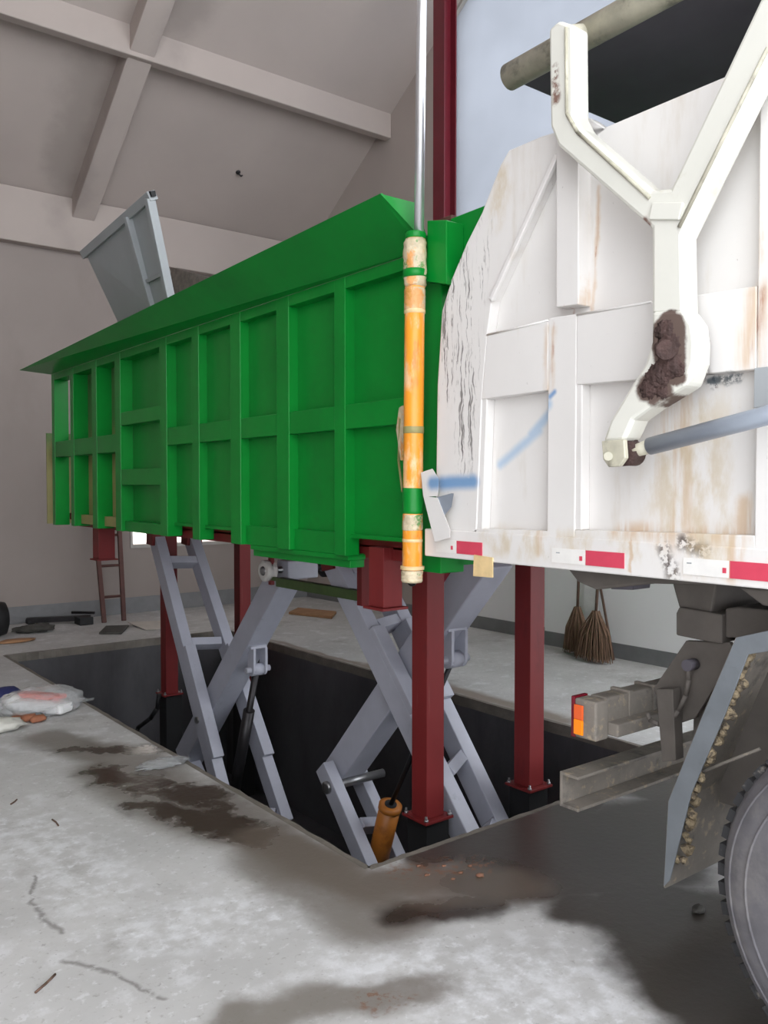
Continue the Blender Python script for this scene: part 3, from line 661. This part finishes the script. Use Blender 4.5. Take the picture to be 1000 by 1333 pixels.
# reflective tape
tz0 = ZTB2 + .018; 
def tape(px0, px1, m, par=None):
    y0, y1 = P(px1, 740, X=XT).y, P(px0, 740, X=XT).y
    return MB().box(XT - .007, XT - .003, y0, y1, tz0, tz0 + .052).build('reflective_tape', m, tr)
for a, b, m in ((569, 595, 'tape_white'), (596, 629, 'tape_red'), (720, 763, 'tape_white'), (764, 814, 'tape_red'), (891, 950, 'tape_white'), (952, 1012, 'tape_red')):
    o = tape(a, b, m)
    if m == 'tape_white' and a > 600 or a == 569:
        y1 = P(b - 5, 740, X=XT).y; MB().box(XT - .0085, XT - .0068, y1 - .006, y1 + .006, tz0 + .014, tz0 + .03).build('stamp', 'tape_red', o)
        if a > 600:
            y2 = P(a + 8, 740, X=XT).y; MB().box(XT - .0085, XT - .0068, y2 - .008, y2 + .008, tz0 + .034, tz0 + .038).build('stamp', 'plate_grey', o)
# bent rear bracket at the dock and scrap of tape below it
br = MB(); br.prism(TP([(548, 615), (563, 610), (571, 623), (570, 646), (551, 647)], XT - .05), (.01, .01, 0)); br.prism(TP([(551, 646), (570, 648), (586, 690), (586, 700), (566, 706)], XT - .05), (.012, .01, 0))
br.build('rear_bracket', 'truck_white', tr, .002)
MB().prism(TP([(569, 648), (591, 642), (588, 660), (578, 672)], XT - .045), (.006, .02, 0)).build('torn_bracket', 'ram_grey', tr, .001)
MB().prism(TP([(617, 722), (641, 726), (641, 752), (616, 750)], XT - .01), (.006, 0, 0)).build('tape_tag', 'tape_pale', tr)
# weld seam
MB().tube(TP([(634, 436), (714, 417)], XT), .004, 6).build('weld_seam', 'truck_white', tr)
MB().tube(TP([(751, 410), (848, 393)], XT - .001), .004, 6).build('weld_seam', 'truck_white', tr)
MB().beam(P(727, 201, X=XT - .004), P(640, 391, X=XT - .004), .02, .02, (1, 0, 0)).build('diagonal_rib', 'truck_white', tr, .004)
# raised lid of the hopper with its pipe edges
LX0 = XT + .05
pz = P(668, 98, X=LX0); py_ = pz.y
lidz = pz.z
def lidx(y): return lidz
q1 = P(846, 0, X=LX0); sl_ = (q1.z - pz.z) / (q1.y - pz.y); lend = -2.9
def lz(y): return lidz + (y - py_) * sl_
hl_ = MB().prism([(LX0, py_ - .01, lz(py_) - .03), (LX0, lend, lz(lend) - .03), (LX0, lend, lz(lend) + .03), (LX0, py_ - .01, lz(py_) + .03)], (2.62 - LX0, 0, 0)).build('hopper_lid', 'truck_dark', tr, .01)
for xx in (LX0, 2.62):
    MB().cyl((xx, py_ + .02, lz(py_)), (xx, lend, lz(lend)), .05, seg=24).build('lid_pipe', 'pole_worn', hl_)
# Y-shaped lifting arm
XA = XT - .13
yarm = [(714, 38), (727, 26), (746, 32), (747, 148), (757, 167), (849, 247), (873, 245), (989, 0), (1042, -112), (1078, -92), (1000, 75), (888, 306), (890, 408), (848, 410), (848, 297), (726, 190), (716, 165)]
ar = MB().prism(TP(yarm, XA), (.085, 0, 0)).build('lift_arm', 'arm_white', tr, .012)
ar['label'] = 'white Y-shaped lifting arm with grease-caked pivot'
elbow = [(848, 405), (890, 403), (902, 421), (905, 445), (904, 472), (893, 502), (846, 531), (824, 547), (812, 574), (784, 576), (794, 547), (821, 502), (839, 474), (848, 445)]
MB().prism(TP(elbow, XA - .006), (.09, 0, 0)).build('elbow', 'arm_white', ar, .012)
gb = MB(); gc = P(866, 452, X=XA - .006)
for i, (a, b, r) in enumerate(((866, 430, .035), (870, 452, .045), (872, 475, .045), (858, 490, .045), (846, 505, .036), (862, 508, .026), (884, 482, .026))):
    gb.blob(P(a, b, X=XA - .002), r, 4, .35, (.3, 1, 1), 14)
gb.build('grease_cake', 'grease', ar)
MB().cyl(P(868, 455, X=XA - .03), P(868, 455, X=XT + .02), .03).build('pivot_boss', 'grease', ar)
MB().beam(P(848, 275, X=XA - .003), P(888, 275, X=XA - .003), .012, .05, (1, 0, 0)).build('gusset', 'arm_white', ar, .003)
MB().tube(TP([(737, 36), (738, 148), (752, 172), (846, 258)], XA - .002), .006, 6).build('weld_bead', 'pole_worn', ar)
MB().tube(TP([(1000, 62), (884, 296)], XA - .002), .006, 6).build('weld_bead', 'pole_worn', ar)
MB().cyl(P(731, 48, X=XA + .04), Vector((LX0, P(731, 48, X=XA + .04).y, lz(P(731, 48, X=XA + .04).y))), .035).build('pipe_clamp', 'pole_worn', ar)
cl = P(799, 590, X=XA - .01)
cv = MB().prism(TP([(783, 574), (812, 572), (814, 596), (806, 607), (792, 608), (785, 598)], XA - .02), (.02, 0, 0)).build('clevis', 'pole_worn', ar, .003)
MB().prism(TP([(803, 572), (826, 568), (828, 594), (818, 606), (806, 607)], XA + .05), (.02, 0, 0)).build('clevis_plate', 'grease', cv, .003)
MB().cyl(P(792, 594, X=XA - .035), P(792, 594, X=XA + .09), .014).build('pin', 'pole_worn', cv)
MB().lathe(P(815, 590, X=XA + .01), (1, 0, 0), [(0, .02), (0, .04), (.05, .04)], 18).build('rod_eye', 'grease', cv)
p0, p1, p2 = P(820, 589, X=XA + .03), P(846, 581, X=XA + .03), P(1100, 514, X=XA + .03)
rm = MB().cyl(p0, p1, .019, .023, seg=20).build('ram_rod', 'pole_worn', tr); MB().cyl(p1, p2, .0275, seg=26).build('ram_barrel', 'ram_grey', tr)
# chassis: hangers, beam, gusset, bumper bar
XB = .55
hgr = MB().prism(TP([(873, 752), (934, 758), (926, 800), (884, 792)], XB), (.5, 0, 0)).build('chassis_leg', 'truck_under', tr, .008)
MB().prism(TP([(880, 798), (884, 790), (940, 800), (940, 838), (924, 836), (880, 827)], XB - .02), (.14, 0, 0)).build('chassis_block', 'truck_under', tr, .006)
MB().prism(TP([(893, 834), (950, 836), (958, 850), (905, 935), (875, 945), (850, 897)], XB), (.02, 0, 0)).build('gusset_plate', 'truck_under', tr, .003)
MB().prism(TP([(944, 792), (960, 790), (1010, 795), (1010, 832), (944, 830)], XB), (.3, 0, 0)).build('chassis_beam', 'truck_under', tr, .006)
MB().prism(TP([(962, 765), (1010, 768), (1010, 792), (992, 788)], XT + .08), (.3, 0, 0)).build('chassis_beam', 'truck_under', tr, .006)
MB().prism(TP([(640, 730), (738, 740), (752, 758), (775, 768), (850, 760), (940, 762), (940, 752), (640, 722)], XT + .12), (2.1, 0, 0)).build('hopper_belly', 'truck_under', tr, .01)
MB().prism(TP([(795, 760), (825, 762), (824, 768), (796, 767)], XT + .15), (.1, 0, 0)).build('bracket', 'truck_dark', tr)
MB().prism(TP([(854, 897), (876, 897), (880, 990), (862, 992)], XB - .06), (.05, 0, 0)).build('bumper_post', 'truck_under', tr, .003)
MB().box(XB + .06, XB + .2, -1.4, -1.12, .5, 1.0).build('chassis_plate', 'truck_under', tr)
for x in (1.95,): MB().box(x, x + .12, -1.75, -1.45, .45, ZTB).build('chassis_leg', 'truck_under', tr)
MB().box(.9, 1.0, YEND, -1.2, .95, 1.15).build('chassis_rail', 'truck_under', tr); MB().box(1.85, 1.95, YEND, -1.5, .95, 1.15).build('chassis_rail', 'truck_under', tr)
bz0, bz1 = P(732, 1050, X=.35).z, P(732, 1005, X=.35).z; by = P(732, 1004, X=.35).y
bm_ = MB(); bm_.box(.35, 2.5, by, by + .012, bz0, bz1).box(.35, 2.5, by - .075, by, bz1 - .012, bz1).box(.35, 2.5, by - .075, by, bz0, bz0 + .012)
bm_.build('bumper_bar', 'muddy_steel', tr, .002)
for x in (2.0,): MB().box(x, x + .06, by - .07, by, bz0, .95).build('bumper_post', 'truck_under', tr, .003)
# tail lamp cluster on its arm
l0 = P(741, 930, X=.33); lz0, lz1 = P(745, 960, X=.35).z + .008, P(742, 906, X=.35).z; ly = l0.y
lamp = MB().box(.345, .42, ly - .11, ly - .012, lz0, lz1).build('tail_lamp', 'muddy_steel', tr, .008)
MB().box(.347, .425, ly - .012, ly + .006, lz0 - .004, lz1 + .004).build('lens', 'lamp_red', lamp, .004)
zm = (lz0 + lz1) / 2 - .004
MB().box(.337, .346, ly - .055, ly - .014, zm, lz1 - .022).build('marker_lens', 'lamp_orange', lamp, .003); MB().box(.337, .346, ly - .055, ly - .014, lz0 + .012, zm).build('marker_lens', 'lamp_amber', lamp, .003)
MB().box(.42, .95, ly - .10, ly - .02, lz0 + .045, lz1 + .004).build('housing', 'muddy_steel', lamp, .01)
MB().box(.42, .95, ly - .15, ly - .05, lz0 + .012, lz0 + .06).build('bracket_arm', 'muddy_steel', lamp, .006)
MB().box(.9, 1.5, ly - .15, ly - .08, lz0 + .03, lz0 + .075).build('bracket_arm', 'truck_under', lamp, .004)
for x in (.55, .7): MB().box(x, x + .02, ly - .105, ly - .015, lz0 + .05, lz1 + .012).build('rib', 'muddy_steel', lamp, .003)
xh = .5
MB().tube(TP([(896, 866), (897, 885), (893, 905), (884, 925), (872, 939), (858, 943), (846, 937), (843, 928)], xh), .009, 8).build('cable', 'truck_under', tr)
MB().lathe(P(896, 866, X=xh), (1, 0, 0), [(-.01, .02), (.04, .02)], 14).build('cable_gland', 'truck_dark', tr)
# mudguard: side flange, inner sheet, mud crust
XM = .3
fl_o = [(1050, 812), (1000, 821), (958, 830), (915, 930), (870, 1043), (864, 1154)]
fl_i = [(872, 1146), (884, 1098), (900, 1033), (944, 930), (974, 852), (1000, 848), (1050, 842)]
mg = MB().prism(TP(fl_o + fl_i, XM), (.006, 0, 0)).build('mudguard', 'guard_grey', tr, .002)
sheet = TP(fl_o, XM + .006); sh = MB(); sh.prism(sheet + [p + Vector((0, -.006, -.004)) for p in reversed(sheet)], (.5, 0, 0)); sh.build('inner_sheet', 'muddy_steel', mg)
crust = TP([(944, 930), (974, 852)], XM + .01); crust2 = TP([(900, 1033), (944, 930)], XM + .01); crust3 = TP([(880, 1128), (900, 1033)], XM + .01)
cr = MB()
for a, b in (crust, crust2, crust3):
    for i in range(14):
        q = a + (b - a) * ((i + random.random()) / 14) + Vector((.012 + random.random() * .03, random.uniform(-.012, .012), random.uniform(-.012, .012))); cr.blob(q, random.uniform(.012, .024), 1, .5)
cr.build('mud_crust', 'mud_crust', mg, 0, 'stuff')
MB().box(XM + .06, XM + .5, -1.62, -1.60, .62, .95).build('splash_plate', 'muddy_steel', mg)
MB().tube([P(905, 1008, X=XM + .05), P(990, 975, X=XM + .1)], .006, 6).build('stay_rod', 'muddy_steel', mg)
# rear wheel
WR, WY, WX = .505, -2.01, .07
wc_ = Vector((WX, WY, WR - .04))
wc_ = Vector((WX, WY, WR))
wh = MB().lathe(wc_, (1, 0, 0), [(.03, .29), (.005, .30), (0, .33), (.007, .42), (.03, .47), (.06, .49), (.22, .49), (.25, .47), (.275, .42), (.28, .30), (.26, .29)], 64).build('wheel', 'tyre', tr)
for k in range(56):
    t = 2 * math.pi * k / 56; dr = Vector((0, math.cos(t), math.sin(t))); tn = Vector((0, -math.sin(t), math.cos(t)))
    for s in (0, 1):
        a = wc_ + dr * .488 + Vector((.05 + .12 * s, 0, 0)); 
        MB().beam(a, a + Vector((.085, 0, 0)), .036, .03, tn).build('tread_block', 'tread', wh)
for r in (.395, .45):
    ringp = MB(); ringp.lathe(wc_ + Vector((.022 if r > .44 else .006, 0, 0)), (1, 0, 0), [(0, r - .004), (-.006, r - .002), (-.006, r + .002), (0, r + .004)], 64); ringp.build('sidewall_ring', 'tyre', wh)
MB().lathe(wc_ + Vector((.02, 0, 0)), (1, 0, 0), [(0, .295), (.02, .28), (.09, .26), (.10, .15), (.06, .13), (.05, .09), (.02, .085), (.01, .05)], 40).build('rim', 'rim', wh)
for k in range(10):
    t = 2 * math.pi * k / 10; q = wc_ + Vector((.10, .19 * math.cos(t), .19 * math.sin(t))); MB().lathe(q, (-1, 0, 0), [(0, .018), (.03, .018), (.035, .012)], 6).build('wheel_nut', 'rim', wh)
for xx, nm in ((.39, 'wheel'), (1.95, 'wheel'), (2.27, 'wheel')):
    MB().lathe(Vector((xx, WY, WR)), (1, 0, 0), [(.03, .29), (0, .33), (.01, .42), (.03, .48), (.06, WR), (.22, WR), (.25, .48), (.275, .42), (.28, .30), (.26, .29)], 48).build(nm, 'tyre', tr)
MB().cyl((.4, WY, WR), (2.3, WY, WR), .08).build('axle', 'truck_under', tr)

# ------------------------------------------------------------------ things along the back and right walls
def ladder():
    b0, b1 = P(131, 811, Z=0), P(164, 808, Z=0); yb_ = (b0.y + b1.y) / 2
    t = thing('ladder', 'narrow rust-brown ladder leaning on the back wall under the container', 'ladder', (b0.x, yb_, 0))
    tops = []
    for px0, px1, in ((131, 124.5), (164, 155.5)):
        a = P(px0, 809, Z=0); a.y = yb_; q = P(px1, 690, Y=BX - .25); d = q - a; e = a + d * ((BX - .04 - a.y) / d.y)
        MB().beam(a, e, .05, .04, (1, 0, 0)).build('rail', 'ladder_rust', t, .004); tops.append((a, e))
    zt = tops[0][1].z; k = 0; z = .29
    while z < zt - .1:
        p = [a + (e - a) * (z / e.z) for a, e in tops]; MB().cyl(p[0], p[1], .016, seg=10).build('rung', 'ladder_rust', t); z += .36
ladder()
def broom(label, px, py, lean, hl, hw, hx=0.0, dy=.0):
    b = P(px, py, Z=0); t = thing('broom', label, 'broom', b, 'straw brooms against the wall')
    top = b + Vector((lean[0], lean[1], hl)); neck = b + (top - b) * (.42 / hl); 
    MB().cyl(b + (top - b) * (.3 / hl), top, .014, seg=10).build('handle', 'wood_brown', t)
    h = MB(); N = 220
    for i in range(N):
        a = random.uniform(0, 2 * math.pi); r = math.sqrt(random.random()) 
        e = b + Vector((math.cos(a) * r * hw * .45, math.sin(a) * r * hw, .01 + random.random() * .05)); s_ = neck + Vector((math.cos(a) * r * .03, math.sin(a) * r * .03, random.uniform(-.05, .04)))
        m_ = (s_ + e) / 2 + Vector((math.cos(a) * r * .02, math.sin(a) * r * hw * .18, .02))
        h.cyl(s_, m_, .006, .006, 4, False); h.cyl(m_, e, .006, .003, 4, False)
    h.build('bristles', 'broom_straw', t, 0, 'stuff')
    MB().cyl(neck + Vector((0, 0, -.06)), neck + Vector((0, 0, .02)), .045, .03, 12).build('binding', 'wood_brown', t)
broom('straw broom with full fanned bristles standing below the truck by the wall', 768, 862, (.16, .0, ), 1.3, .20) if False else None
def V2(a, b): return (a, b)
broom('straw broom with full fanned bristles, in front of the other broom', 773, 862, V2(.22, .10), 1.35, .21)
broom('shorter straw broom half hidden behind the fuller broom', 750, 852, V2(.03, -.02), 1.3, .17)
b = P(799, 861, Z=0); e = P(783, 768, X=RX2 - .02); e = b + (e - b) * 1.1; e.x = min(e.x, RX2 - .015)
tag(MB().cyl(b + Vector((0, 0, .012)), e, .012, seg=10).build('wooden_stick', 'wood_brown'), 'thin wooden stick leaning on the white wall beside the brooms', 'stick')
a = P(758, 822, X=RX2 - .05); q = P(776, 822, X=RX2 - .05)
tag(MB().box(RX2 - .03, RX2 - .014, q.y, a.y, 0.0, 1.3).build('white_board', 'packet_white', None, .003), 'tall narrow white board standing on end behind the brooms', 'board')
# items on the floor by the back wall
b = P(4, 832, Z=0)
t = thing('black_drum', 'black rounded drum lying at the foot of the back wall', 'drum', (b.x, b.y + .15, 0))
MB().lathe((b.x - .35, b.y + .2, .19), (1, 0, 0), [(0, .14), (.02, .18), (.1, .19), (.34, .19), (.42, .17), (.44, .12)], 28).build('shell', 'rubber_black', t)
MB().lathe((b.x + .085, b.y + .2, .19), (1, 0, 0), [(0, .06), (.02, .06), (.02, .03)], 18).build('bung', 'steel_dark', t)
a = P(38, 814, Z=0); q = P(122, 812, Z=0)
t = thing('black_machine_arm', 'long black steel bar with a block end lying by the ladder', 'steel bar', (a + q) / 2)
MB().beam(a + Vector((0, .1, .045)), q + Vector((0, .1, .06)), .07, .06, (0, 1, 0)).build('bar', 'steel_dark', t, .006)
MB().box(q.x - .18, q.x - .02, q.y - .06, q.y + .14, 0, .09).build('block', 'rubber_black', t, .01); MB().box(a.x + .0, a.x + .08, a.y + .04, a.y + .16, 0, .05).build('foot', 'rubber_black', t, .01)
MB().beam(a + Vector((.5, .04, .1)), q + Vector((.05, .12, .11)), .03, .03, (0, 1, 0)).build('top_rod', 'steel_dark', t, .004)
b = P(46, 822, Z=0); tag(MB().blob(b + Vector((0, 0, .035)), .2, 3, .5, (1, .8, .22), 10).build('rag_heap', 'rag_grey'), 'crumpled grey rag heap on the floor beside the black steel bar', 'rag')
b = P(22, 836, Z=0); tag(MB().blob(b + Vector((0, 0, .015)), .13, 2, .5, (1.4, .7, .14), 10).build('brown_scrap', 'board_tan'), 'flattened brown scrap on the floor in front of the rag heap', 'scrap')
def sheet_obj(name, label, pts, m, h=.02, tilt=0):
    p = [P(x, y, Z=0) + Vector((0, 0, .003)) for x, y in pts]
    mb = MB().prism(p, (0, 0, h))
    if tilt: 
        for i in (0, 1): mb.v[i].z += tilt; mb.v[i + len(p)].z += tilt
    return tag(mb.build(name, m, None, .002), label, 'board' if 'board' in label else 'sheet')
sheet_obj('scrap_board', 'dark weathered board lying flat at the foot of the ladder', [(138, 817), (168, 816), (158, 826), (129, 826)], 'rag_grey')
sheet_obj('metal_sheet', 'pale metal sheet lying beside the far red post', [(166, 814), (222, 812), (222, 819), (190, 821)], 'sheet_pale', .008, .03)
sheet_obj('scrap_board', 'brown board lying on the floor by the right wall between the lifts', [(388, 794), (438, 799), (432, 806), (376, 800)], 'board_tan', .03)
# clear bag with packets near the pit
def bag():
    c = P(50, 928, Z=0)
    t = thing('plastic_bag', 'clear plastic bag with red and white packets lying beside the pit', 'bag', c)
    def q(px, py, z=.0): v = P(px, py, Z=0); v.z = z; return v
    a, b2 = q(22, 925, .07), q(88, 931, .07)
    MB().beam(a + Vector((0, 0, -.02)), b2 + Vector((0, 0, -.02)), .07, .14, (0, 0, 1)).build('packet', 'packet_white', t, .02)
    MB().beam(q(27, 921, .10), q(82, 926, .10), .035, .11, (0, 0, 1)).build('packet', 'packet_red', t, .015)
    MB().blob(q(16, 924, .06), .075, 3, .2, (1, 1, .8)).build('ball', 'nylon', t)
    for i, (px, py) in enumerate(((25, 938), (38, 939), (50, 940))): MB().blob(q(px, py, .025), .05, 2, .4, (1.2, .8, .5)).build('brick_chip', 'brick_orange', t)
    m = MB().blob(q(52, 928, .075), .3, 4, .18, (1.0, .66, .36), 12)
    for i, v in enumerate(m.v):
        m.v[i] = v + Vector((0, 0, .012 * noise.noise(v * 25))); m.v[i].z = max(.004, m.v[i].z)
    m.build('film', 'clear_film', t)
bag()
b = P(4, 913, Z=0); tag(MB().blob(b + Vector((0, .02, .05)), .13, 3, .3, (1.1, .7, .4)).build('navy_cloth', 'cloth_navy'), 'navy blue cloth bundle behind the clear plastic bag', 'cloth')
b = P(-2, 952, Z=0); tag(MB().blob(b + Vector((0, 0, .04)), .15, 3, .45, (1.1, .8, .3), 9).build('crumpled_paper', 'tissue'), 'crumpled off-white paper in front of the clear plastic bag', 'paper')
def film(px, py, r, label):
    b = P(px, py, Z=0); m = MB().blob(b + Vector((0, 0, .012)), r, 4, .6, (1, .55, .10), 16)
    for v in m.v: v.z = max(.003, v.z)
    tag(m.build('plastic_scrap', 'clear_film'), label, 'plastic')
film(212, 996, .14, 'shiny clear plastic scrap on the wet floor by the pit edge'); film(106, 914, .08, 'small clear plastic scrap next to the plastic bag')
# twigs and chips
def twig(px0, py0, px1, py1, r, label):
    a, b2 = P(px0, py0, Z=0), P(px1, py1, Z=0); a.z = b2.z = r + .001; m_ = (a + b2) / 2 + Vector((.004, 0, 0))
    tag(MB().tube([a, m_, b2], r, 6).build('twig', 'wood_brown'), label, 'twig', 'twigs on the concrete floor')
twig(46, 1294, 72, 1270, .004, 'longest dark twig lying alone on the pale concrete'); twig(68, 1068, 76, 1076, .004, 'short twig on dry concrete below the dark stain')
twig(14, 1048, 22, 1042, .004, 'tiny twig on the concrete near the crumpled paper')
for i, (px, py, r) in enumerate(((556, 1140, .011), (578, 1128, .009), (600, 1137, .01), (625, 1141, .016), (545, 1128, .009), (590, 1145, .009), (612, 1128, .009))):
    b = P(px, py, Z=0); tag(MB().blob(b + Vector((0, 0, r * .4)), r, 2, .6, (1.2, .9, .5), 12).build('rust_chip', 'rust_chip'), 'small rust-brown chip on the wet concrete at the pit corner', 'chip', 'rust chips at the pit corner')
b = P(909, 1188, Z=0); tag(MB().blob(b + Vector((0, 0, .012)), .024, 2, .6, (1.2, .9, .6), 12).build('pebble', 'rag_grey'), 'grey pebble on the dark wet floor beside the tyre', 'pebble')
